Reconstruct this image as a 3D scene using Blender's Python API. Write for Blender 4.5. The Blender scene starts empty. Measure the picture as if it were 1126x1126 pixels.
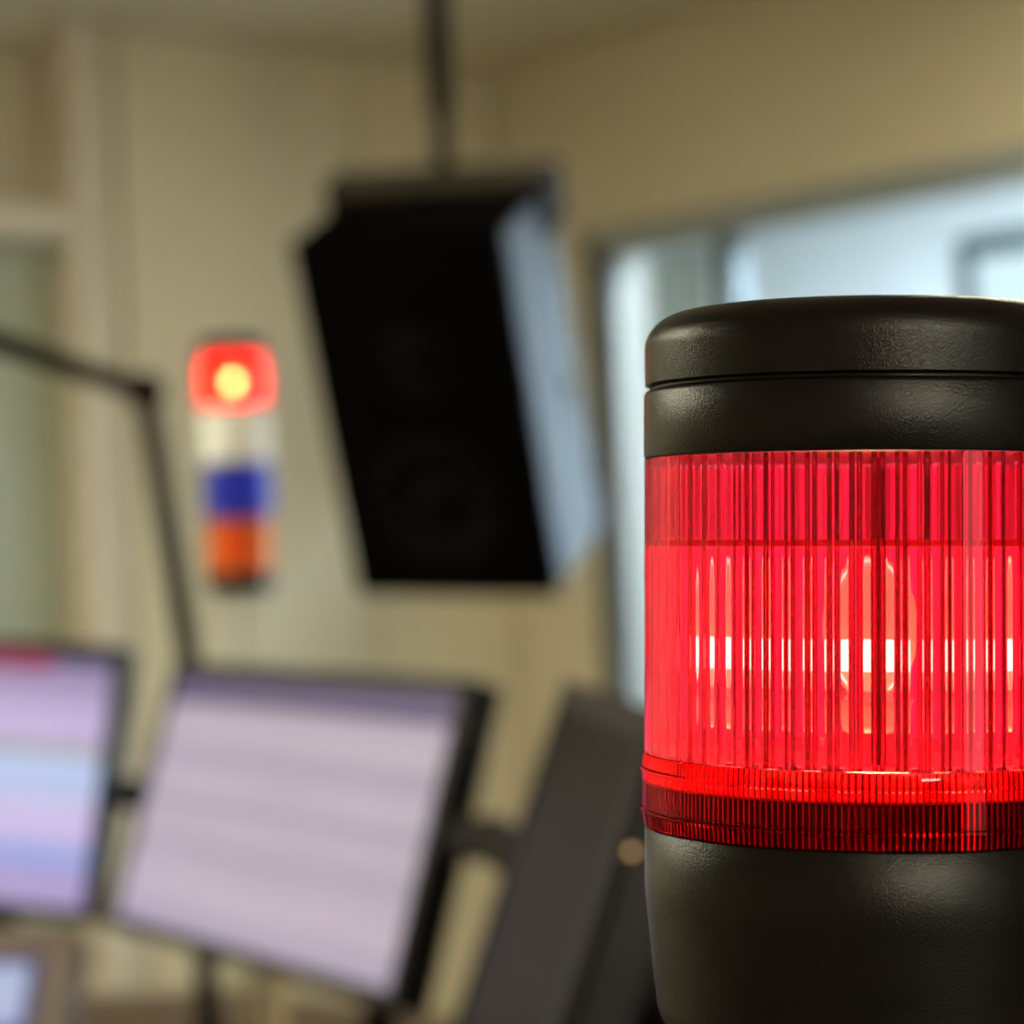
import bpy, bmesh, math, random
from mathutils import Vector, Matrix
random.seed(4)
C = bpy.context.scene.collection
PI = math.pi
sc = bpy.context.scene

# ------------------------------------------------------------------ camera
F = 2700.0                       # focal length in pixels of the 1126 px frame
YAW = math.radians(39)
PITCH = math.atan(42 / F)
ROLL = math.radians(-2.5)
CAM = Vector((0, 0, 1.30))
R3 = (Matrix.Rotation(-YAW, 3, 'Z') @ Matrix.Rotation(PI / 2 + PITCH, 3, 'X') @ Matrix.Rotation(ROLL, 3, 'Z'))
cd = bpy.data.cameras.new('camera')
cam = bpy.data.objects.new('camera', cd)
C.objects.link(cam)
cam.matrix_world = Matrix.Translation(CAM) @ R3.to_4x4()
cd.sensor_width = 36
cd.lens = F / 1126 * 36
cd.clip_start = 0.02
cd.dof.use_dof = True
cd.dof.focus_distance = 0.362
cd.dof.aperture_fstop = (cd.lens / 1000) / 0.0059
sc.camera = cam


def ray(px, py):
    return R3 @ Vector(((px - 563) / F, (563 - py) / F, -1))


def P(px, py, d):
    return CAM + ray(px, py) * d


def on_x(px, py, x):
    r = ray(px, py)
    return CAM + r * ((x - CAM.x) / r.x)


def on_y(px, py, y):
    r = ray(px, py)
    return CAM + r * ((y - CAM.y) / r.y)


def on_z(px, py, z):
    r = ray(px, py)
    return CAM + r * ((z - CAM.z) / r.z)


def level(X, Y, z):              # right / forward of the camera -> world
    return Vector((X * math.cos(YAW) + Y * math.sin(YAW), -X * math.sin(YAW) + Y * math.cos(YAW), z))


# ------------------------------------------------------------------ materials
def newmat(name):
    m = bpy.data.materials.new(name)
    m.use_nodes = True
    nt = m.node_tree
    for n in list(nt.nodes):
        if n.type != 'OUTPUT_MATERIAL':
            nt.nodes.remove(n)
    out = [n for n in nt.nodes if n.type == 'OUTPUT_MATERIAL'][0]
    return m, nt, out


def pbr(name, col, rough=0.5, spec=0.5, metal=0.0, bump=None, var=0.0, varscale=3.0, emit=None, estr=0.0, coat=0.0):
    m, nt, out = newmat(name)
    b = nt.nodes.new('ShaderNodeBsdfPrincipled')
    nt.links.new(b.outputs[0], out.inputs[0])
    b.inputs['Base Color'].default_value = (*col, 1)
    b.inputs['Roughness'].default_value = rough
    b.inputs['Metallic'].default_value = metal
    b.inputs['Specular IOR Level'].default_value = spec
    b.inputs['Coat Weight'].default_value = coat
    tc = nt.nodes.new('ShaderNodeTexCoord')
    if var:
        nz = nt.nodes.new('ShaderNodeTexNoise')
        nz.inputs['Scale'].default_value = varscale
        nz.inputs['Detail'].default_value = 4
        nt.links.new(tc.outputs['Object'], nz.inputs['Vector'])
        mx = nt.nodes.new('ShaderNodeMix')
        mx.data_type = 'RGBA'
        mx.inputs['A'].default_value = (*[c * (1 - var) for c in col], 1)
        mx.inputs['B'].default_value = (*[min(1, c * (1 + var)) for c in col], 1)
        nt.links.new(nz.outputs['Fac'], mx.inputs['Factor'])
        nt.links.new(mx.outputs['Result'], b.inputs['Base Color'])
    if bump:
        scale, strength, dist = bump
        nz = nt.nodes.new('ShaderNodeTexNoise')
        nz.inputs['Scale'].default_value = scale
        nz.inputs['Detail'].default_value = 3
        nt.links.new(tc.outputs['Object'], nz.inputs['Vector'])
        bp = nt.nodes.new('ShaderNodeBump')
        bp.inputs['Strength'].default_value = strength
        bp.inputs['Distance'].default_value = dist
        nt.links.new(nz.outputs['Fac'], bp.inputs['Height'])
        nt.links.new(bp.outputs[0], b.inputs['Normal'])
    if emit:
        b.inputs['Emission Color'].default_value = (*emit, 1)
        b.inputs['Emission Strength'].default_value = estr
    return m


def emitter(name, col, s):
    m, nt, out = newmat(name)
    e = nt.nodes.new('ShaderNodeEmission')
    e.inputs[0].default_value = (*col, 1)
    e.inputs[1].default_value = s
    nt.links.new(e.outputs[0], out.inputs[0])
    return m


def glass(name, col, rough=0.0, ior=1.5):
    m, nt, out = newmat(name)
    g = nt.nodes.new('ShaderNodeBsdfGlass')
    g.inputs['Color'].default_value = (*col, 1)
    g.inputs['Roughness'].default_value = rough
    g.inputs['IOR'].default_value = ior
    nt.links.new(g.outputs[0], out.inputs[0])
    return m


def sheet(name, col, ior=1.45, rough=0.03, haze=0.0, hazecol=None):
    """thin clear wall: light passes straight through, tinted, with a surface reflection"""
    m, nt, out = newmat(name)
    t = nt.nodes.new('ShaderNodeBsdfTransparent')
    t.inputs[0].default_value = (*col, 1)
    last = t
    if haze:
        h = nt.nodes.new('ShaderNodeBsdfTranslucent')
        h.inputs[0].default_value = (*(hazecol or col), 1)
        mh = nt.nodes.new('ShaderNodeMixShader')
        mh.inputs[0].default_value = haze
        nt.links.new(t.outputs[0], mh.inputs[1])
        nt.links.new(h.outputs[0], mh.inputs[2])
        last = mh
    g = nt.nodes.new('ShaderNodeBsdfGlossy')
    g.inputs['Roughness'].default_value = rough
    fr = nt.nodes.new('ShaderNodeFresnel')
    fr.inputs[0].default_value = ior
    mx = nt.nodes.new('ShaderNodeMixShader')
    nt.links.new(fr.outputs[0], mx.inputs[0])
    nt.links.new(last.outputs[0], mx.inputs[1])
    nt.links.new(g.outputs[0], mx.inputs[2])
    nt.links.new(mx.outputs[0], out.inputs[0])
    return m


def lin(r, g, b):
    def f(c):
        c /= 255
        return c / 12.92 if c <= .04045 else ((c + .055) / 1.055) ** 2.4
    return (f(r), f(g), f(b))


def screen_mat(name, stops, strength=1.0, corner=None, lines=0.0):
    """lit display: horizontal bands of its picture, read from the panel's own height (v) and width (u)"""
    m, nt, out = newmat(name)
    uv = nt.nodes.new('ShaderNodeUVMap')
    sep = nt.nodes.new('ShaderNodeSeparateXYZ')
    nt.links.new(uv.outputs[0], sep.inputs[0])
    rmp = nt.nodes.new('ShaderNodeValToRGB')
    rmp.color_ramp.interpolation = 'CONSTANT'
    el = rmp.color_ramp.elements
    while len(el) > 1:
        el.remove(el[-1])
    for i, (p, c) in enumerate(stops):
        e = el[0] if i == 0 else el.new(p)
        e.position = p
        e.color = (*lin(*c), 1)
    nt.links.new(sep.outputs[1], rmp.inputs[0])
    col = rmp.outputs[0]
    if corner:                    # a coloured block of the picture in its upper band
        c, u0, u1, v0 = corner
        prod = None
        for sock, op, val in ((0, 'GREATER_THAN', u0), (0, 'LESS_THAN', u1), (1, 'GREATER_THAN', v0)):
            a = nt.nodes.new('ShaderNodeMath')
            a.operation = op
            nt.links.new(sep.outputs[sock], a.inputs[0])
            a.inputs[1].default_value = val
            if prod is None:
                prod = a
            else:
                q = nt.nodes.new('ShaderNodeMath')
                q.operation = 'MULTIPLY'
                nt.links.new(prod.outputs[0], q.inputs[0])
                nt.links.new(a.outputs[0], q.inputs[1])
                prod = q
        mx = nt.nodes.new('ShaderNodeMix')
        mx.data_type = 'RGBA'
        nt.links.new(prod.outputs[0], mx.inputs['Factor'])
        nt.links.new(col, mx.inputs['A'])
        mx.inputs['B'].default_value = (*lin(*c), 1)
        col = mx.outputs['Result']
    if lines:                     # rows of entries in the list on the display
        mp = nt.nodes.new('ShaderNodeMapping')
        mp.inputs['Scale'].default_value = (3, 26, 1)
        nt.links.new(uv.outputs[0], mp.inputs[0])
        nz = nt.nodes.new('ShaderNodeTexNoise')
        nz.inputs['Scale'].default_value = 1.0
        nz.inputs['Detail'].default_value = 3
        nt.links.new(mp.outputs[0], nz.inputs['Vector'])
        mr = nt.nodes.new('ShaderNodeMapRange')
        mr.inputs['From Min'].default_value = 0.3
        mr.inputs['From Max'].default_value = 0.7
        mr.inputs['To Min'].default_value = 1 - lines
        mr.inputs['To Max'].default_value = 1 + lines * .4
        nt.links.new(nz.outputs['Fac'], mr.inputs[0])
        vm = nt.nodes.new('ShaderNodeVectorMath')
        vm.operation = 'SCALE'
        nt.links.new(col, vm.inputs[0])
        nt.links.new(mr.outputs[0], vm.inputs['Scale'])
        col = vm.outputs[0]
    b = nt.nodes.new('ShaderNodeBsdfPrincipled')
    b.inputs['Base Color'].default_value = (.02, .02, .02, 1)
    b.inputs['Roughness'].default_value = .35
    b.inputs['Specular IOR Level'].default_value = .2
    nt.links.new(col, b.inputs['Emission Color'])
    b.inputs['Emission Strength'].default_value = strength
    nt.links.new(b.outputs[0], out.inputs[0])
    return m


# ------------------------------------------------------------------ mesh helpers
def obj(name, bm, mat, parent=None, smooth=True, sharp=35):
    me = bpy.data.meshes.new(name)
    bmesh.ops.recalc_face_normals(bm, faces=bm.faces)
    if smooth:
        for f in bm.faces:
            f.smooth = True
        a = math.radians(sharp)
        for e in bm.edges:
            if len(e.link_faces) == 2 and e.calc_face_angle(0) > a:
                e.smooth = False
    bm.to_mesh(me)
    bm.free()
    me.materials.append(mat)
    o = bpy.data.objects.new(name, me)
    C.objects.link(o)
    if parent:
        o.parent = parent
    return o


def thing(name, label, cat, M=None, group=None):
    o = bpy.data.objects.new(name, None)
    o.empty_display_size = .05
    C.objects.link(o)
    if M is not None:
        o.matrix_world = M
    o['label'] = label
    o['category'] = cat
    if group:
        o['group'] = group
    return o


def tag(o, label, cat, group=None):
    o['label'] = label
    o['category'] = cat
    if group:
        o['group'] = group
    return o


def struct(name, bm, mat, **k):
    o = obj(name, bm, mat, **k)
    o['kind'] = 'structure'
    return o


def box(bm, c, s, bevel=0.0, M=None, seg=3):
    r = bmesh.ops.create_cube(bm, size=1)
    vs = r['verts']
    T = Matrix.Translation(Vector(c)) @ Matrix.Diagonal((*s, 1))
    if M is not None:
        T = M @ T
    bmesh.ops.transform(bm, matrix=T, verts=vs)
    if bevel:
        es = list({e for v in vs for e in v.link_edges})
        bmesh.ops.bevel(bm, geom=es, offset=bevel, segments=seg, profile=.5, affect='EDGES')
    return bm


def boxmm(bm, a, b, bevel=0.0):
    a, b = Vector(a), Vector(b)
    return box(bm, (a + b) / 2, [abs(x) for x in (b - a)], bevel)


def lathe(bm, prof, n=96, closed=False, M=None):
    rings = []
    for r, z in prof:
        if r < 1e-7:
            rings.append([bm.verts.new((0, 0, z))])
        else:
            rings.append([bm.verts.new((r * math.cos(2 * PI * i / n), r * math.sin(2 * PI * i / n), z)) for i in range(n)])
    prs = list(zip(rings, rings[1:]))
    if closed:
        prs.append((rings[-1], rings[0]))
    for A, B in prs:
        for i in range(n):
            j = (i + 1) % n
            if len(A) == 1 and len(B) == 1:
                continue
            if len(A) == 1:
                bm.faces.new((A[0], B[i], B[j]))
            elif len(B) == 1:
                bm.faces.new((A[i], A[j], B[0]))
            else:
                bm.faces.new((A[i], A[j], B[j], B[i]))
    if M is not None:
        bmesh.ops.transform(bm, matrix=M, verts=[v for R_ in rings for v in R_])
    return bm


def tube(bm, pts, r, n=20):
    """round bar through the points"""
    pts = [Vector(p) for p in pts]
    rs = r if isinstance(r, (list, tuple)) else [r] * len(pts)
    rings = []
    up = Vector((0.13, 0.31, .94)).normalized()
    for k, p in enumerate(pts):
        d = ((pts[min(k + 1, len(pts) - 1)] - pts[max(k - 1, 0)])).normalized()
        a = d.cross(up)
        if a.length < .1:
            a = d.cross(Vector((1, 0, 0)))
        a.normalize()
        b = d.cross(a)
        rings.append([bm.verts.new(p + (a * math.cos(2 * PI * i / n) + b * math.sin(2 * PI * i / n)) * rs[k]) for i in range(n)])
    for A, B in zip(rings, rings[1:]):
        for i in range(n):
            j = (i + 1) % n
            bm.faces.new((A[i], A[j], B[j], B[i]))
    bm.faces.new(rings[0][::-1])
    bm.faces.new(rings[-1])
    return bm


# ------------------------------------------------------------------ palette
M_wall = pbr('painted_wall', (.60, .535, .39), .85, .2, bump=(60, .15, .002), var=.03, varscale=1.5)
M_panel = pbr('wall_panelling', (.64, .57, .42), .8, .2, var=.03, varscale=2)
M_trimcol = pbr('door_trim_paint', (.60, .52, .40), .5, .4)
M_dim = pbr('dull_panel', (.52, .46, .34), .7, .3, var=.03)
M_green = pbr('grey_green_panel', (.37, .40, .31), .5, .4, var=.04)
M_ceil = pbr('ceiling_tile', (.64, .56, .42), .95, .1, bump=(90, .3, .002), var=.03)
M_floor = pbr('floor_carpet', (.12, .115, .105), .95, .1, bump=(400, .5, .003), var=.1, varscale=30)
M_adj = pbr('control_room_paint', (.17, .182, .155), .8, .2, var=.02)
M_adj2 = pbr('control_room_pale_wall', (.80, .84, .88), .8, .2, var=.02)
M_alu = pbr('grey_window_frame', (.30, .33, .33), .45, .5)
M_mull = pbr('dark_mullion', (.07, .085, .09), .7, .3)
M_brownfr = pbr('brown_jamb', (.078, .076, .064), .6, .3)
M_pane = sheet('window_pane', (.97, .985, .98), 1.25, .0)
M_black = pbr('black_plastic', (.0025, .002, .002), .6, .06)
M_blackmatte = pbr('black_matte', (.0015, .0014, .0013), .8, .02)
M_metalblk = pbr('black_coated_metal', (.010, .009, .006), .8, .08, bump=(500, .1, .0005))
M_joint = pbr('black_joint', (.008, .007, .006), .8, .2)
M_lens = glass('red_polycarbonate', (.98, .31, .45), 0.0, 1.55)
M_collar = glass('red_collar_plastic', (.95, .13, .17), 0.02, 1.45)
M_shell_blk = pbr('grained_black_plastic', (.0034, .0025, .0022), .27, .18, bump=(3400, .8, .00011), var=.15, varscale=900)
M_inner = sheet('red_diffusing_sleeve', (1, .85, .85), 1.2, .1, haze=.072, hazecol=(.98, .10, .42))
M_bulb = sheet('bulb_glass', (1, .97, .92), 1.18, .02, haze=.34, hazecol=(1, .72, .36))
M_fil = emitter('glowing_filament', (1.0, .86, .36), 800)
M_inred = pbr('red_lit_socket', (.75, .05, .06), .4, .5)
M_socket = pbr('dark_socket', (.12, .01, .012), .5, .4)
M_brass = pbr('brass', (.55, .40, .15), .3, .5, metal=1.0)
M_wood = pbr('desk_wood', (.055, .026, .013), .45, .4, var=.2, varscale=12)
M_taupe = pbr('taupe_console_plastic', (.19, .15, .135), .5, .4)
M_bezel = pbr('dark_bezel_plastic', (.010, .009, .012), .5, .2)
M_blueedge = pbr('blue_screen_surround', (.06, .06, .25), .4, .4)
M_spkside = pbr('window_tinted_cabinet', (.028, .045, .078), .45, .5)  # blue of the window light is put into this base colour
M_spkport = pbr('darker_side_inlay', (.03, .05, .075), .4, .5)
M_cone = pbr('speaker_cone', (.003, .0024, .002), .6, .04)
M_bracket = pbr('brown_grey_bracket', (.05, .042, .03), .7, .2)
M_offscreen = pbr('switched_off_screen', (.011, .009, .007), .55, .07)
M_greytube = pbr('grey_tube', (.52, .50, .44), .4, .5)
M_cream = pbr('cream_card', (.32, .23, .10), .7, .2)
M_amber = emitter('amber_glint', (1.0, .60, .26), 1.6)  # glow for the glint on the dark monitor's edge

# ------------------------------------------------------------------ room shell
xc, yc = 5.5 * math.sin(YAW), 5.5 * math.cos(YAW)
ZC = 2.365
X0, Y0 = -2.6, -2.6
XA, YA = 5.26, 5.47              # the control room beyond the glass


def wallbox(name, a, b, mat):
    bm = bmesh.new()
    boxmm(bm, a, b)
    return struct(name, bm, mat)


wallbox('floor', (X0 - .15, Y0 - .15, -.1), (XA + .15, YA + .15, 0), M_floor)
wallbox('ceiling', (X0 - .15, Y0 - .15, ZC), (xc + .15, yc + .15, ZC + .1), M_ceil)
wallbox('wall_back', (X0, Y0 - .15, 0), (xc, Y0, ZC), M_wall)
wallbox('wall_side', (X0 - .15, Y0 - .15, 0), (X0, yc + .15, ZC), M_wall)

# left wall with a door opening whose edge stands at the photo's left
xd1 = on_y(88, 400, yc).x
xd0 = xd1 - 1.0
zl = on_y(40, 244, yc).z         # transom bar
bm = bmesh.new()
boxmm(bm, (X0, yc, 0), (xd0, yc + .15, ZC))
boxmm(bm, (xd1, yc, 0), (xc + .14, yc + .15, ZC))
ztop = on_y(40, 38, yc).z
boxmm(bm, (xd0, yc, ztop), (xd1, yc + .15, ZC))
struct('wall_left', bm, M_wall)
door = bpy.data.objects.new('door_1', None)
C.objects.link(door)
door.location = ((xd0 + xd1) / 2, yc + .07, 0)
door['kind'] = 'structure'
bm = bmesh.new()
ox, oy = door.location.x, door.location.y
boxmm(bm, (xd0 - .06 - ox, -.095, 0), (xd0 - ox + .02, .05, ztop + .04), .004)
boxmm(bm, (xd1 - .02 - ox, -.095, 0), (xd1 + .075 - ox, .05, ztop + .04), .004)
boxmm(bm, (xd0 + .02 - ox, -.09, zl - .035), (xd1 - .02 - ox, .05, zl + .035), .004)
obj('door_frame', bm, M_trimcol, door)
bm = bmesh.new()
boxmm(bm, (xd0 + .02 - ox, 0.0, zl + .035), (xd1 - .02 - ox, .03, ztop), .003)
obj('transom_panel', bm, M_dim, door)
bm = bmesh.new()
boxmm(bm, (xd0 + .025 - ox, -.02, .005), (xd1 - .025 - ox, .025, zl - .04), .003)
obj('door_leaf', bm, M_green, door)
bm = bmesh.new()
hx = xd0 + .1 - ox
tube(bm, [(hx, -.02, 1.02), (hx, -.07, 1.02), (hx + .12, -.07, 1.02)], .009)
obj('door_handle', bm, M_alu, door)

# shallow panelling on the left wall, two boards and the seam between them
xa, xb = on_y(135, 400, yc).x, on_y(382, 150, yc).x
bm = bmesh.new()
boxmm(bm, (xa, yc - .02, .0), (xb, yc + .0, ZC - .0), .003)
p = struct('trim_1', bm, M_panel)
bm = bmesh.new()
boxmm(bm, (xb + .02, yc - .012, .0), (xc - .01, yc + .0, ZC), .003)
struct('trim_2', bm, M_panel)

# right wall with the big studio window
yo1 = on_x(655, 500, xc).y       # jamb near the corner
yo0 = yc - 3.3
zs, zt = .50, on_x(880, 208, xc).z
TW = .14
bm = bmesh.new()
boxmm(bm, (xc, yo1, 0), (xc + TW, yc, ZC))
boxmm(bm, (xc, Y0, 0), (xc + TW, yo0, ZC))
boxmm(bm, (xc, yo0, 0), (xc + TW, yo1, zs))
boxmm(bm, (xc, yo0, zt), (xc + TW, yo1, ZC))
struct('wall_right', bm, M_wall)
win = bpy.data.objects.new('window_1', None)
C.objects.link(win)
win['kind'] = 'structure'
win.location = (xc + .05, (yo0 + yo1) / 2, zs)
wo = win.location.copy()


def rel(v):
    return Vector(v) - wo


ym = on_x(785, 300, xc).y
fw = .045
bm = bmesh.new()
boxmm(bm, rel((xc - .01, yo0, zt - .06)), rel((xc + .10, yo1, zt)), .004)
boxmm(bm, rel((xc - .01, yo0, zs)), rel((xc + .10, yo1, zs + .05)), .004)
boxmm(bm, rel((xc - .01, yo0, zs)), rel((xc + .10, yo0 + .05, zt)), .004)
obj('window_frame', bm, M_alu, win)
bm = bmesh.new()
boxmm(bm, rel((xc - .01, yo1 - .03, zs)), rel((xc + .147, yo1 + .001, zt)), .004)
obj('window_jamb', bm, M_brownfr, win)
bm = bmesh.new()
boxmm(bm, rel((xc + .02, ym - .018, zs + .05)), rel((xc + .08, ym + .018, zt - .06)), .003)
obj('mullion', bm, M_mull, win)
bm = bmesh.new()
boxmm(bm, rel((xc + .045, ym + .018, zs + .05)), rel((xc + .051, yo1 - .03, zt - .06)))
obj('window_pane', bm, M_pane, win, smooth=False)
bm = bmesh.new()
boxmm(bm, rel((xc + .045, yo0 + .05, zs + .05)), rel((xc + .051, ym - .018, zt - .06)))
obj('window_pane', bm, M_pane, win, smooth=False)

# control room
bm = bmesh.new()
boxmm(bm, (xc + TW, YA, 0), (XA + .15, YA + .15, ZC))
boxmm(bm, (xc, yc, 0), (xc + TW, YA + .15, ZC))
struct('wall_control_room_end', bm, M_adj)
wallbox('wall_control_room_far', (XA, Y0, 0), (XA + .15, YA, ZC), M_adj2)
wallbox('wall_control_room_near', (xc + TW, Y0 - .15, 0), (XA + .15, Y0, ZC), M_adj2)
wallbox('ceiling_control_room', (xc + .15, Y0 - .15, ZC), (XA + .15, YA + .15, ZC + .1), M_adj2)


# ------------------------------------------------------------------ luminaires (all outside the picture, on the ceilings)
def ceiling_light(x, y, w, l, col, s, label, group=None, z=ZC):
    t = thing('ceiling_light', label, 'lamp', Matrix.Translation((x, y, z - .001)), group)
    bm = bmesh.new()
    for a, b in (((-w / 2 - .02, -l / 2 - .02, -.03), (w / 2 + .02, -l / 2, 0)), ((-w / 2 - .02, l / 2, -.03), (w / 2 + .02, l / 2 + .02, 0)),
                 ((-w / 2 - .02, -l / 2, -.03), (-w / 2, l / 2, 0)), ((w / 2, -l / 2, -.03), (w / 2 + .02, l / 2, 0))):
        boxmm(bm, a, b)
    obj('lamp_frame', bm, M_alu, t)
    bm = bmesh.new()
    boxmm(bm, (-w / 2, -l / 2, -.02), (w / 2, l / 2, -.005))
    obj('diffuser', bm, emitter('lamp_diffuser', col, s), t, smooth=False)
    return t


WARM = (1.0, .955, .70)
COOL = (.72, .86, 1.0)
v = level(-2.3, 2.0, 0)
ceiling_light(v.x, v.y, .6, .6, WARM, 100, 'square warm ceiling lamp over the left end of the desk')
v = level(.5, -1.2, 0)
ceiling_light(v.x, v.y, .6, .6, WARM, 9, 'square warm ceiling lamp behind the viewer')
v = level(.95, 3.1, 0)
ceiling_light(v.x, v.y, .6, .6, WARM, 24, 'square warm ceiling lamp beside the studio window')
ceiling_light(3.93, 2.3, .34, 2.4, COOL, 215, 'long cool white ceiling lamp in the control room, far one')
ceiling_light(3.93, -.5, .34, 2.4, COOL, 230, 'long cool white ceiling lamp in the control room, near one')

# tall glowing panel added behind the camera for a highlight on the cap
t = thing('added_glow_panel', 'tall glowing panel added on the wall behind the viewer', 'lamp', Matrix.Translation((.45, Y0 + .001, 1.25)))
bm = bmesh.new()
box(bm, (0, .015, 0), (.58, .03, 2.0), .006)
obj('panel_tray', bm, M_alu, t)
bm = bmesh.new()
box(bm, (0, .05, 0), (.52, .05, 1.94), .02)
obj('diffuser', bm, emitter('panel_glow', (.95, 1.0, .75), 2.8), t)

t = thing('added_spotlight', 'warm spotlight added high on the wall behind the viewer, for frontal light', 'lamp', Matrix.Translation((-.60, Y0 + .001, 2.1)))  # unseen lamp added to light the wall and shadow the hanging speaker
bm = bmesh.new()
box(bm, (0, .03, 0), (.56, .06, .34), .01)
obj('lamp_housing', bm, M_alu, t)
bm = bmesh.new()
box(bm, (0, .065, 0), (.50, .012, .28), .004)
obj('diffuser', bm, emitter('spot_glass', (1.0, .93, .69), 150), t)

# screen on the control room's far wall
a = on_x(1058, 262, XA)
sy1, sz1 = a.y, a.z
sw, sh = 1.05, .62
t = thing('wall_screen', 'bright blue-white wall screen in a dark frame, seen through the studio window', 'screen',
          Matrix.Translation((XA - .001, sy1 - sw / 2, sz1 - sh)))
bm = bmesh.new()
box(bm, (-.015, 0, sh / 2), (.03, sw, sh), .012)
obj('screen_frame', bm, pbr('screen_frame_plastic', (.035, .06, .07), .4, .5), t)
bm = bmesh.new()
box(bm, (-.030, 0, sh / 2), (.004, sw - .13, sh - .13), .0015)
obj('display', bm, emitter('bright_display', (.70, .90, 1.0), 1.15), t)


# ------------------------------------------------------------------ signal towers
def ribbed_ring(bm, ro, ri, z0, z1, ribs, amp, seg=8, jitter=0.0, land=1.0):
    """solid ring: smooth outside, rounded vertical ribs inside"""
    n = ribs * seg
    rng = random.Random(7)
    amps = [amp * (1 + jitter * rng.uniform(-1, 1)) for _ in range(ribs)]
    rows = []
    for (kind, z) in (('o', z0), ('o', z1), ('i', z1), ('i', z0)):
        row = []
        for i in range(n):
            th = 2 * PI * i / n
            if kind == 'o':
                r = ro
            else:
                ph = (i % seg) / seg
                r = ri - (amps[i // seg] * (.5 - .5 * math.cos(2 * PI * ph / land)) if ph < land else 0)
            row.append(bm.verts.new((r * math.cos(th), r * math.sin(th), z)))
        rows.append(row)
    for k in range(4):
        A, B = rows[k], rows[(k + 1) % 4]
        for i in range(n):
            j = (i + 1) % n
            bm.faces.new((A[i], A[j], B[j], B[i]))
    return bm


# the near tower. Its axis stands a touch out of plumb, like the photo's
tilt = math.atan(35 / F)
RT = (Matrix.Rotation(-YAW, 3, 'Z') @ Matrix.Rotation(PI / 2 + PITCH, 3, 'X') @ Matrix.Rotation(ROLL, 3, 'Z')).to_4x4()
RT = RT @ Matrix.Rotation(-PI / 2 - tilt, 4, 'X')        # local: x right, y away from the viewer, z up the tower
MT = Matrix.Translation(CAM) @ RT @ Matrix.Translation((.0556, .381, 0))
BOT = -.0772
tower = thing('signal_tower', 'black signal light with a glowing red ribbed lens, large in front at the right', 'signal light',
              MT @ Matrix.Translation((0, 0, BOT)))


def up(bm):
    bmesh.ops.translate(bm, vec=(0, 0, -BOT), verts=bm.verts)
    return bm


def arc(cx, cz, r, a0, a1, n=8, rz=None):
    rz = rz or r
    return [(cx + r * math.cos(math.radians(a0 + (a1 - a0) * k / n)), cz + rz * math.sin(math.radians(a0 + (a1 - a0) * k / n))) for k in range(n + 1)]


RO = .0350
bm = bmesh.new()
lathe(bm, [(0, .0243), (.0343, .0243), (.0349, .0246)] + arc(.0284, .0300, .0066, 0, 90, 14, .0058) + [(.015, .0362), (0, .0363)], 192)
obj('cap', up(bm), M_shell_blk, tower, sharp=50)
bm = bmesh.new()
lathe(bm, [(0, .0133), (.0349, .0133), (.0351, .0136), (.0351, .0230), (.0347, .0236), (.0336, .0239), (.0336, .0243), (0, .0243)], 192)
obj('cap_ring', up(bm), M_shell_blk, tower, sharp=50)
bm = bmesh.new()
ribbed_ring(bm, RO, .0336, -.0322, .0131, 66, .0014, 24, jitter=.28, land=.667)
lens = obj('lens', up(bm), M_lens, tower, sharp=30)
# inner sleeve which scatters the bulb's light
bm = bmesh.new()
n = 180
for z0, z1 in ((-.0325, -.0002), (.0002, .0128)):
    A = [bm.verts.new((.0292 * math.cos(2 * PI * i / n), .0292 * math.sin(2 * PI * i / n), z0)) for i in range(n)]
    B = [bm.verts.new((.0292 * math.cos(2 * PI * i / n), .0292 * math.sin(2 * PI * i / n), z1)) for i in range(n)]
    for i in range(n):
        bm.faces.new((A[i], A[(i + 1) % n], B[(i + 1) % n], B[i]))
obj('diffusing_sleeve', up(bm), M_inner, lens)
# shade ring inside, under which the light is strongest
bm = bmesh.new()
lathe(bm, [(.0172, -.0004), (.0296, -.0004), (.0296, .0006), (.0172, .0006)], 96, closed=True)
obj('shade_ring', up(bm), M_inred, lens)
bm = bmesh.new()
box(bm, (-.0036, -.0310, -.0095), (.0014, .0008, .0440), .0003)
obj('contact_strip', up(bm), M_socket, lens)

# collar of the lens: flared clear red ring with fine ribs
bm = bmesh.new()
n = 230 * 6
prof_o = [(.0350, -.0324), (.03530, -.0332), (.03535, -.0343), (.03560, -.0345), (.03560, -.0349), (.03535, -.0351), (.03535, -.0405), (.03565, -.0407), (.03565, -.0411), (.0354, -.0414), (.0351, -.0433)]
rows = []
for r, z in prof_o:
    rows.append([bm.verts.new((r * math.cos(2 * PI * i / n), r * math.sin(2 * PI * i / n), z)) for i in range(n)])
for z in (-.0433, -.0324):
    row = []
    for i in range(n):
        r = .0338 - .00035 * math.sin(PI * (i % 6) / 6)
        row.append(bm.verts.new((r * math.cos(2 * PI * i / n), r * math.sin(2 * PI * i / n), z)))
    rows.append(row)
for k in range(len(rows)):
    A, B = rows[k], rows[(k + 1) % len(rows)]
    for i in range(n):
        j = (i + 1) % n
        bm.faces.new((A[i], A[j], B[j], B[i]))
collar = obj('lens_collar', up(bm), M_collar, tower, sharp=30)
# raised outlines of the bayonet catches on the collar
bm = bmesh.new()


def curved_bar(bm, a0, a1, z0, z1, ri, ro, n=24):
    prev = None
    first = None
    for k in range(n + 1):
        th = math.radians(a0 + (a1 - a0) * k / n)
        q = [bm.verts.new((r * math.sin(th), -r * math.cos(th), z)) for r, z in ((ri, z0), (ro, z0), (ro, z1), (ri, z1))]
        if prev:
            for i in range(4):
                bm.faces.new((prev[i], prev[(i + 1) % 4], q[(i + 1) % 4], q[i]))
        else:
            first = q
        prev = q
    bm.faces.new(first)
    bm.faces.new(prev[::-1])


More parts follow.
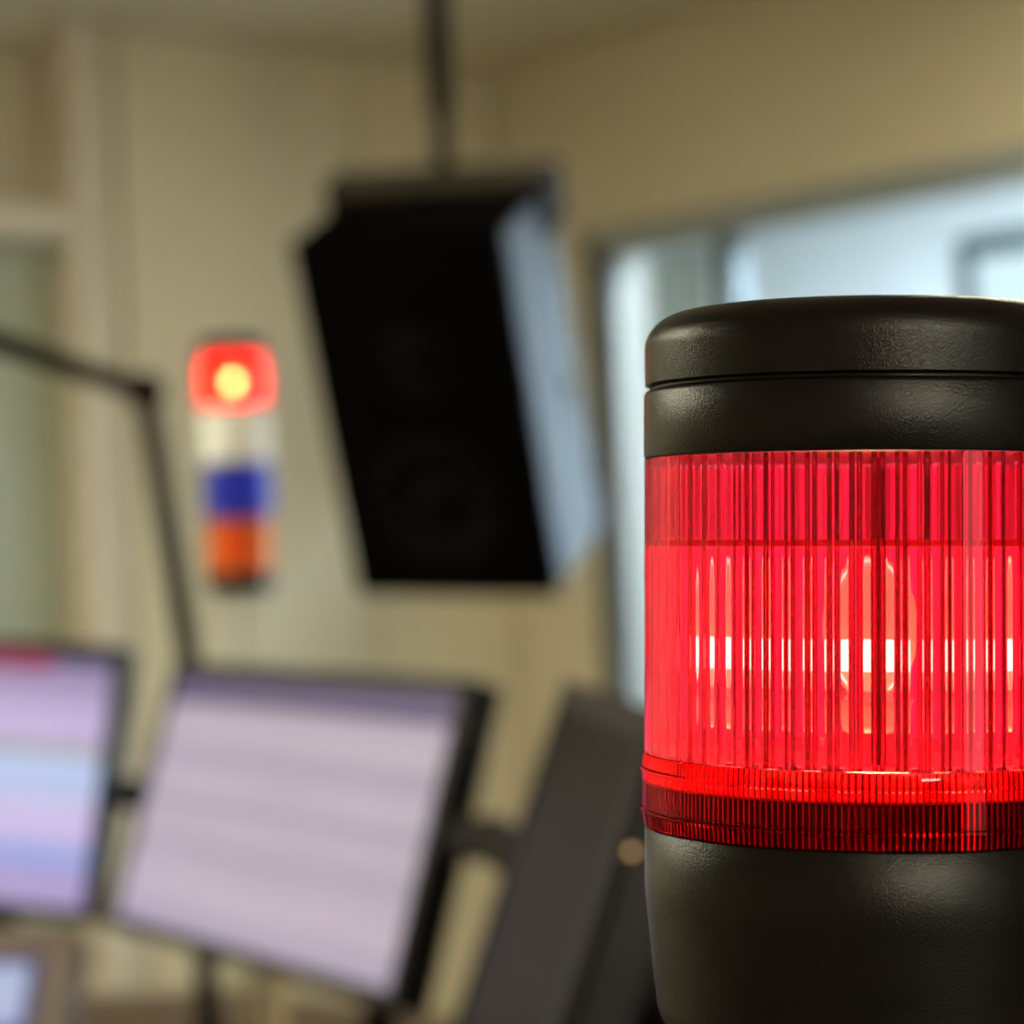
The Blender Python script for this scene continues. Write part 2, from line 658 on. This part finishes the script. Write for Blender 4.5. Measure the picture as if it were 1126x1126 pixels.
curved_bar(bm, -14, 14, -.0375, -.0373, .0352, .0356)
curved_bar(bm, 13.2, 14, -.0405, -.0375, .0352, .0356, 2)
curved_bar(bm, -14, -13.6, -.0425, -.0375, .0352, .0356, 2)
curved_bar(bm, -2.6, -2.2, -.0428, -.0399, .0352, .0356, 2)
obj('bayonet_catch', up(bm), M_collar, collar)

# inside: socket plate, notches, bulb
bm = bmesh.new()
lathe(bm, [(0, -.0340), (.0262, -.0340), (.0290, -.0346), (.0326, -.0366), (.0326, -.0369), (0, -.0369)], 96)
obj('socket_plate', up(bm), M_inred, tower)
bm = bmesh.new()
for k in range(28):
    th = 2 * PI * (k + .5) / 28
    if k % 4 != 3:
        box(bm, (0, 0, 0), (.0034, .0016, .0017), .0002, Matrix.Rotation(th, 4, 'Z') @ Matrix.Translation((0, -.0282, -.03305)))
obj('socket_notches', up(bm), M_socket, tower)
bm = bmesh.new()
lathe(bm, [(0, -.0370), (.0330, -.0370), (.0331, -.0376), (.0331, -.0432), (0, -.0432)], 128)
obj('inner_housing', up(bm), M_shell_blk, tower)
bm = bmesh.new()
lathe(bm, [(.0040, -.0292), (.0052, -.0275), (.0068, -.0240)] + arc(.0, -.0130, .0074, -60, 85, 24, .0112) + [(0, -.0018)], 48)
bulb = obj('bulb', up(bm), M_bulb, tower)
bm = bmesh.new()
lathe(bm, [(0, -.0338), (.0046, -.0338), (.0046, -.0290), (.0036, -.0284), (0, -.0284)], 32)
obj('bulb_cap', up(bm), M_brass, bulb)
bm = bmesh.new()
lathe(bm, [(0, -.0196), (.0052, -.0196), (.0056, -.0192), (.0056, -.0154), (.0052, -.0150), (0, -.0150)], 32)
obj('filament', up(bm), M_fil, bulb, smooth=False)
bm = bmesh.new()
tube(bm, [(-.0022, 0, -.0284), (-.0020, 0, -.0190)], .00018, 8)
tube(bm, [(.0022, 0, -.0284), (.0020, 0, -.0190)], .00018, 8)
obj('support_wire', bm if False else up(bm), M_brass, bulb)

# housing under the lens
bm = bmesh.new()
lathe(bm, [(0, -.0434), (.0346, -.0434), (.0350, -.0438), (.0350, -.0530), (.0348, -.0550), (.0343, -.0600), (.0337, -.0660), (.0333, -.0692)]
      + arc(.0268, -.0700, .0064, 0, -90, 12, .0068)[1:] + [(.014, -.0770), (0, -.0770)], 192)
obj('housing', up(bm), M_shell_blk, tower, sharp=50)
# post and foot down to the desk, below the picture
DESK = .75
zt_ = (tower.matrix_world @ Vector((0, 0, 0))).z
q0 = tower.matrix_world.inverted() @ (tower.matrix_world.translation + Vector((0, 0, DESK - zt_ + .012)))
bm = bmesh.new()
tube(bm, [(0, 0, .004), (0, 0, -.02), q0], .0125, 32)
obj('tube', bm, M_greytube, tower)
bm = bmesh.new()
IM = tower.matrix_world.to_3x3().inverted().to_4x4()
lathe(bm, [(0, -.012), (.05, -.012), (.05, -.004), (.046, 0), (.018, .001), (.018, .02), (0, .02)], 64, M=Matrix.Translation(q0) @ IM)
obj('foot', bm, M_black, tower)

# ---- the far tower
c2 = P(261, 545, 2.45)
far = thing('signal_tower', 'slim signal tower with lit red, white, blue and orange tiers beside the hanging speaker', 'signal light',
            Matrix.Translation((c2.x, c2.y, DESK)))
zb = P(266, 652, 2.45).z - DESK
H = .0545
bm = bmesh.new()
lathe(bm, [(0, zb), (.030, zb), (.0345, zb + .006), (.0345, zb + .02), (0, zb + .02)], 64)
obj('housing', bm, M_shell_blk, far)
tiers = [('orange', (1.0, .72, .40), (.95, .27, .008), .025), ('blue', (.5, .56, .98), (.03, .055, .60), .021),
         ('white', (.98, .98, .97), (.92, .93, .90), .031), ('red', (1.0, .22, .22), None, 0)]
z = zb + .02
for nm, tint, core, rc in tiers:
    bm = bmesh.new()
    ribbed_ring(bm, .035, .0325, z + .004, z + H - .0005, 60, .0008, 6)
    hz = .12
    ln = obj('lens', bm, pbr('milky_lens', (.88, .90, .87), .3, .4) if nm == 'white' else sheet(nm + '_lens', tint, 1.3, .15, haze=.10 if nm != 'red' else .12, hazecol=tint), far)
    ln['label'] = nm + ' lens tier' + (', lit' if nm == 'red' else '')
    bm = bmesh.new()
    lathe(bm, [(.030, z), (.0345, z), (.0345, z + .004), (.030, z + .004)], 64, closed=True)
    obj('lens_collar', bm, pbr(nm + '_collar', tuple(min(.8, c * .6 + .01) for c in (core or (.6, .02, .02))), .4), ln)
    if core:
        bm = bmesh.new()
        lathe(bm, [(0, z + .001), (rc, z + .001), (rc, z + H - .002), (0, z + H - .002)], 48)
        obj('inner_sleeve', bm, pbr(nm + '_core', core, .4, .4), ln)
    else:
        bm = bmesh.new()
        lathe(bm, [(0, z + .012), (.004, z + .012), (.0075, z + .020)] + arc(0, z + .028, .0078, -40, 85, 12) + [(0, z + .0358)], 32)
        b2 = obj('bulb', bm, M_bulb, ln)
        bm = bmesh.new()
        lathe(bm, [(0, z + .0215), (.0035, z + .0225), (.0048, z + .027), (.0035, z + .0315), (0, z + .0325)], 16)
        obj('filament', bm, emitter('far_filament', (1.0, .66, .24), 1000), b2)
        bm = bmesh.new()
        lathe(bm, [(0, z + .001), (.031, z + .001), (.031, z + .004), (.008, z + .008), (.006, z + .012), (0, z + .012)], 48)
        obj('socket', bm, M_inred, ln)
        bm = bmesh.new()
        nn = 72
        A = [bm.verts.new((.029 * math.cos(2 * PI * i / nn), .029 * math.sin(2 * PI * i / nn), z + .006)) for i in range(nn)]
        B = [bm.verts.new((.029 * math.cos(2 * PI * i / nn), .029 * math.sin(2 * PI * i / nn), z + H - .004)) for i in range(nn)]
        for i in range(nn):
            bm.faces.new((A[i], A[(i + 1) % nn], B[(i + 1) % nn], B[i]))
        obj('diffusing_sleeve', bm, sheet('far_sleeve', (1, .6, .55), 1.2, .1, haze=.2, hazecol=(1, .12, .12)), ln)
    z += H
bm = bmesh.new()
lathe(bm, [(0, z), (.035, z), (.035, z + .010), (.031, z + .016), (.02, z + .018), (0, z + .018)], 64)
obj('cap', bm, M_shell_blk, far)
bm = bmesh.new()
tube(bm, [(0, 0, .008), (0, 0, zb + .004)], .0085, 24)
obj('tube', bm, M_greytube, far)
bm = bmesh.new()
lathe(bm, [(0, 0), (.045, 0), (.045, .008), (.02, .012), (.012, .03), (0, .03)], 48)
obj('foot', bm, M_black, far)

# ------------------------------------------------------------------ desk
A = on_z(258, 1086, DESK)
L = on_z(20, 1101, DESK)
dirL = (L - A).normalized()
poly = [A, A + dirL * 1.7, level(-1.9, .6, DESK), level(-1.2, -.5, DESK), level(1.3, -.5, DESK), level(1.3, 1.5, DESK), level(1.0, 1.85, DESK)]
desk = thing('desk', 'wooden studio desk carrying the row of monitors', 'desk', Matrix.Translation((.2, .8, 0)))
do = Vector((.2, .8, 0))
bm = bmesh.new()
topv = [bm.verts.new(Vector((p.x, p.y, DESK)) - do) for p in poly]
f = bm.faces.new(topv)
r = bmesh.ops.extrude_face_region(bm, geom=[f])
bmesh.ops.translate(bm, vec=(0, 0, -.035), verts=[e for e in r['geom'] if isinstance(e, bmesh.types.BMVert)])
obj('desk_top', bm, M_wood, desk, smooth=False)
cen = sum(poly, Vector()) / len(poly)
for i in (0, 1, 3, 4, 6):
    p = Vector((poly[i].x, poly[i].y, 0)).lerp(Vector((cen.x, cen.y, 0)), .12) - do
    bm = bmesh.new()
    box(bm, (p.x, p.y, (DESK - .035) / 2), (.05, .05, DESK - .035), .004)
    obj('leg', bm, M_metalblk, desk)


# ------------------------------------------------------------------ monitors
def RM(px, py, d, ya, ti, ro):
    return Matrix.Translation(P(px, py, d)) @ (Matrix.Rotation(ya, 4, 'Z') @ Matrix.Rotation(ti, 4, 'X') @ Matrix.Rotation(ro, 4, 'Y'))


def monitor(M, w, h, smat, label, bez=.013, name='computer_monitor', cat='monitor', backmat=None, thick=.030, group=None):
    t = thing(name, label, cat, M, group)
    bm = bmesh.new()
    box(bm, (0, thick / 2, 0), (w, thick, h), .005)
    obj('casing', bm, backmat or M_bezel, t)
    bm = bmesh.new()
    for a, b in (((-w / 2, -.004, h / 2 - bez), (w / 2, .001, h / 2)), ((-w / 2, -.004, -h / 2), (w / 2, .001, -h / 2 + bez)),
                 ((-w / 2, -.004, -h / 2 + bez), (-w / 2 + bez, .001, h / 2 - bez)), ((w / 2 - bez, -.004, -h / 2 + bez), (w / 2, .001, h / 2 - bez))):
        boxmm(bm, a, b, .0012)
    obj('bezel', bm, backmat or M_bezel, t)
    bm = bmesh.new()
    a, b = w / 2 - bez, h / 2 - bez
    vs = [bm.verts.new(v) for v in ((-a, -.001, -b), (a, -.001, -b), (a, -.001, b), (-a, -.001, b))]
    f = bm.faces.new(vs)
    uvl = bm.loops.layers.uv.new('UVMap')
    for lp, uvc in zip(f.loops, ((0, 0), (1, 0), (1, 1), (0, 1))):
        lp[uvl].uv = uvc
    # the display is a thin slab: give it its depth
    r = bmesh.ops.extrude_face_region(bm, geom=[f])
    vv = [e for e in r['geom'] if isinstance(e, bmesh.types.BMVert)]
    bmesh.ops.translate(bm, vec=(0, .004, 0), verts=vv)
    obj('display', bm, smat, t, smooth=False)
    bm = bmesh.new()
    box(bm, (0, thick + .012, 0), (.12, .026, .12), .006)
    obj('mount_plate', bm, M_black, t)
    return t


S2 = screen_mat('list_screen', [(0, (176, 162, 186)), (.10, (190, 175, 192)), (.22, (182, 168, 186)), (.30, (172, 160, 178)), (.36, (186, 172, 188)),
                                (.47, (170, 156, 174)), (.52, (188, 174, 190)), (.62, (178, 164, 182)), (.68, (172, 158, 176)), (.73, (190, 176, 190)), (.80, (184, 170, 186)),
                                (.885, (82, 70, 104)), (.93, (104, 90, 130)), (.97, (84, 72, 106))], .96, lines=.07)
m2M = RM(300.6, 896.2, 2.08, -1.688, -.317, .009)
mon2 = monitor(m2M, .545, .255, S2, 'middle monitor showing a pale mauve list under a dark purple header')
S1 = screen_mat('banded_screen', [(0, (176, 158, 205)), (.10, (172, 160, 215)), (.16, (158, 168, 222)), (.25, (205, 188, 232)), (.36, (200, 196, 232)), (.44, (184, 196, 236)),
                                  (.52, (188, 206, 240)), (.585, (168, 168, 172)), (.635, (196, 178, 218)), (.78, (178, 160, 200)), (.86, (158, 138, 178)), (.90, (150, 135, 175)), (.955, (62, 52, 92))],
                1.0, corner=((150, 40, 80), 0.0, .80, .93), lines=.06)
m1M = RM(-52.5, 847, 2.393, -.998, -.184, .088)
mon1 = monitor(m1M, .344, .263, S1, 'left monitor with lavender and light blue bands under a red header strip', bez=.011)
m3M = RM(583.8, 1026.8, 1.332, -2.206, -.36, -.027)
mon3 = monitor(m3M, .545, .274, M_offscreen, 'right monitor, switched off and dark, seen edge-on beside the near red signal light', bez=.016)
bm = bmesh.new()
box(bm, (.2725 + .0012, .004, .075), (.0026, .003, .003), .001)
o = obj('glint_dot', bm, M_amber, mon3)  # a glint on the casing edge, made as a glowing dot
o['label'] = 'small amber glowing dot standing for a glint'

# mounting rail behind the monitors with posts down to the desk
rail = thing('monitor_rail', 'black horizontal mounting rail on posts behind the row of monitors', 'monitor mount',
             Matrix.Translation(Vector((P(272, 1100, 2.30).x, P(272, 1100, 2.30).y, DESK))))
ro_ = rail.location.copy()


def back(M, off=.085, z=0, x=0):
    return M @ Vector((x, off, z))


g1 = P(137, 872, 2.50)
g2 = P(541, 922, 1.78)
b1, b2_, b3 = back(m1M, .09, -.02), back(m2M, .10, 0.0), back(m3M, .09, .0)
bm = bmesh.new()
tube(bm, [p - ro_ for p in (b1, g1, b2_, g2, b3)], .017, 20)
obj('rail', bm, M_joint, rail)
for Mx, e in ((m1M, b1), (m2M, b2_), (m3M, b3)):
    bm = bmesh.new()
    s = Mx @ Vector((0, .056, -.0))
    tube(bm, [s - ro_, e - ro_], .02, 20)
    obj('mount_arm', bm, M_joint, rail)
for pt in (b1, b2_, b3):
    bm = bmesh.new()
    tube(bm, [Vector((pt.x, pt.y, DESK)) - ro_, pt - ro_], .016, 20)
    obj('post', bm, M_joint, rail)
    bm = bmesh.new()
    lathe(bm, [(0, 0), (.06, 0), (.06, .008), (.02, .012), (0, .012)], 40, M=Matrix.Translation(Vector((pt.x, pt.y, DESK)) - ro_))
    obj('post_foot', bm, M_joint, rail)

# small carton beside the post
q = on_z(297, 1150, DESK)
t = thing('carton', 'small pale yellow carton below the middle monitor', 'box', Matrix.Translation((q.x, q.y, DESK)) @ Matrix.Rotation(.4, 4, 'Z'))
hq = P(297, 1088, (q - CAM).length).z - DESK
bm = bmesh.new()
box(bm, (0, 0, .05), (.028, .04, .10), .002)
obj('carton_body', bm, M_cream, t)
bm = bmesh.new()
box(bm, (0, 0, .101), (.030, .042, .012), .002)
obj('carton_lid', bm, M_cream, t)

# control panel screen at the lower left
S4 = screen_mat('panel_screen', [(0, (70, 85, 150)), (.45, (178, 188, 220)), (.93, (160, 165, 190))], 1.0, lines=.12)
m4M = RM(-92, 1118, 1.95, -.80, -.55, .06)
t4 = monitor(m4M, .245, .155, S4, 'console touch screen in a taupe housing at the bottom left', bez=.026, name='console_screen', cat='console', backmat=M_taupe, thick=.035)
bm = bmesh.new()
a, b = .1225 - .026, .0775 - .026
for p0, p1 in (((-a, -.006, -b), (-a + .008, -.001, b)), ((a - .008, -.006, -b), (a, -.001, b)), ((-a + .008, -.006, b - .005), (a - .008, -.001, b))):
    boxmm(bm, p0, p1)
obj('screen_surround', bm, M_blueedge, t4)
bm = bmesh.new()
e = m4M @ Vector((0, .06, -.02))
inv = m4M.inverted()
tube(bm, [Vector((0, .05, -.02)), inv @ Vector((e.x, e.y, DESK + .01))], .018, 20)
obj('stand', bm, M_black, t4)

# ------------------------------------------------------------------ microphone boom arm
D = 2.66
foot = P(232, 1170, D)
arm = thing('boom_arm', 'thin dark jointed boom arm rising behind the left and middle monitors', 'boom arm',
            Matrix.Translation((foot.x, foot.y, DESK)))
ao = arm.location.copy()
elbow = P(160, 430, D)
bm = bmesh.new()
tube(bm, [Vector((0, 0, .02)), P(208, 725, D) - ao, elbow - ao], .0125, 20)
obj('lower_arm', bm, M_metalblk, arm)
bm = bmesh.new()
tube(bm, [elbow - ao, P(0, 377, D - .05) - ao, P(-190, 318, D - .1) - ao], .0125, 20)
obj('upper_arm', bm, M_metalblk, arm)
bm = bmesh.new()
tube(bm, [elbow - ao - ray(160, 430) * .022, elbow - ao + ray(160, 430) * .022], .021, 24)
obj('elbow_joint', bm, M_joint, arm)
bm = bmesh.new()
lathe(bm, [(0, 0), (.05, 0), (.05, .02), (.02, .026), (.014, .06), (0, .06)], 40)
obj('foot', bm, M_joint, arm)
bm = bmesh.new()
e0 = P(-190, 318, D - .1) - ao
tube(bm, [e0, e0 + Vector((0, 0, -.04)), e0 + Vector((0, 0, -.05)), e0 + Vector((0, 0, -.17)), e0 + Vector((0, 0, -.19))], [.01, .012, .026, .028, .018], 28)
obj('microphone', bm, M_joint, arm)

# ------------------------------------------------------------------ hanging loudspeaker
SM = RM(497.8, 428.8, 3.30, -1.057, .446, .05)
w, h, dd = .277, .513, .215
spk = thing('loudspeaker', 'large black loudspeaker hanging tilted from a ceiling pole, side coloured with blue window light', 'loudspeaker', SM)
bm = bmesh.new()
box(bm, (0, .010, 0), (w, dd - .02, h), .006)
obj('cabinet', bm, M_blackmatte, spk)
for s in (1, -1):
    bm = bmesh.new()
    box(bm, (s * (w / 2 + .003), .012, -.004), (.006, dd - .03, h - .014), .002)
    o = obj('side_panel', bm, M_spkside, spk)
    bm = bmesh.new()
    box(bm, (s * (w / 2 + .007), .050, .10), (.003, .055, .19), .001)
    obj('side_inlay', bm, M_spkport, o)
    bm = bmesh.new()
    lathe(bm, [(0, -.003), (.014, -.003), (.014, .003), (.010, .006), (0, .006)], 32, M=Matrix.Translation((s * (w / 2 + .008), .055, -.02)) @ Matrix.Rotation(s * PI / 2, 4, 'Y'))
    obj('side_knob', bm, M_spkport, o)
bm = bmesh.new()
box(bm, (0, -dd / 2 + .006, 0), (w + .012, .016, h), .005)
obj('baffle', bm, M_blackmatte, spk)
FR = Matrix.Rotation(PI / 2, 4, 'X')
for nm, cz, rr in (('woofer', -.115, .10), ('midrange', .08, .055), ('tweeter', .185, .026)):
    bm = bmesh.new()
    lathe(bm, [(rr, 0), (rr, .004), (rr * .93, .006), (rr * .88, .002)], 64, M=Matrix.Translation((0, -dd / 2 - .001, cz)) @ FR)
    o = obj(nm, bm, M_black, spk)
    bm = bmesh.new()
    lathe(bm, [(rr * .9, .003), (rr * .8, .007), (rr * .74, .003), (rr * .35, -.0), (rr * .3, .006), (rr * .15, .012), (0, .013)], 64, M=Matrix.Translation((0, -dd / 2 - .002, cz)) @ FR)
    obj('cone', bm, M_cone, o)

# bracket and pole: carried by the ceiling
barc = SM @ Vector((0.004, .085, h / 2 + .012))
mount = thing('speaker_mount', 'ceiling pole with a wide bracket carrying the hanging loudspeaker', 'speaker mount',
              Matrix.Translation((barc.x, barc.y, ZC)))
mi = Matrix.Translation((barc.x, barc.y, ZC)).inverted() @ SM
bm = bmesh.new()
box(bm, (0, .085, h / 2 + .012), (w + .034, .06, .020), .002, M=mi)
obj('bracket_bar', bm, M_bracket, mount)
for s in (1, -1):
    bm = bmesh.new()
    box(bm, (s * (w / 2 + .0125), .085, h / 2 - .02), (.014, .07, .085), .003, M=mi)
    obj('bracket_cheek', bm, M_joint, mount)
zb_ = barc.z + .005
bm = bmesh.new()
tube(bm, [(0, 0, zb_ - ZC), (0, 0, zb_ - ZC + .09)], .0125, 24)
obj('lower_pole', bm, M_joint, mount)
bm = bmesh.new()
tube(bm, [(0, 0, zb_ - ZC + .085), (0, 0, -.012)], .0175, 24)
obj('pole', bm, M_bracket if False else M_metalblk, mount)
bm = bmesh.new()
lathe(bm, [(0, -.012), (.05, -.012), (.06, -.001), (0, -.001)], 40)
obj('ceiling_plate', bm, M_metalblk, mount)

# ------------------------------------------------------------------ black desk loudspeaker behind the dark monitor
c = P(772, 1040, 1.9)
SR = Matrix.Translation((c.x, c.y, DESK)) @ Matrix.Rotation(-YAW + .05, 4, 'Z')
ds = thing('desk_loudspeaker', 'black box loudspeaker on the desk behind the dark right monitor', 'loudspeaker', SR)
ztop_ = P(700, 950, 1.9).z - DESK
bm = bmesh.new()
box(bm, (0, .0, ztop_ / 2), (.205, .22, ztop_), .008)
obj('cabinet', bm, M_blackmatte, ds)
for nm, cz, rr in (('woofer', .36, .075), ('tweeter', .78, .02)):
    bm = bmesh.new()
    lathe(bm, [(rr, 0), (rr, .005), (rr * .9, .007), (rr * .85, .002), (rr * .3, -.0), (0, .010)], 48, M=Matrix.Translation((0, -.111, cz * ztop_)) @ FR)
    obj(nm, bm, M_cone, ds)

# ------------------------------------------------------------------ world, view
w_ = bpy.data.worlds.new('world')
sc.world = w_
w_.use_nodes = True
w_.node_tree.nodes['Background'].inputs[0].default_value = (.6, .7, .8, 1)
w_.node_tree.nodes['Background'].inputs[1].default_value = .05
sc.view_settings.view_transform = 'Standard'
sc.view_settings.look = 'None'
sc.view_settings.exposure = 0
sc.view_settings.gamma = 1
sc.view_settings.use_curve_mapping = False
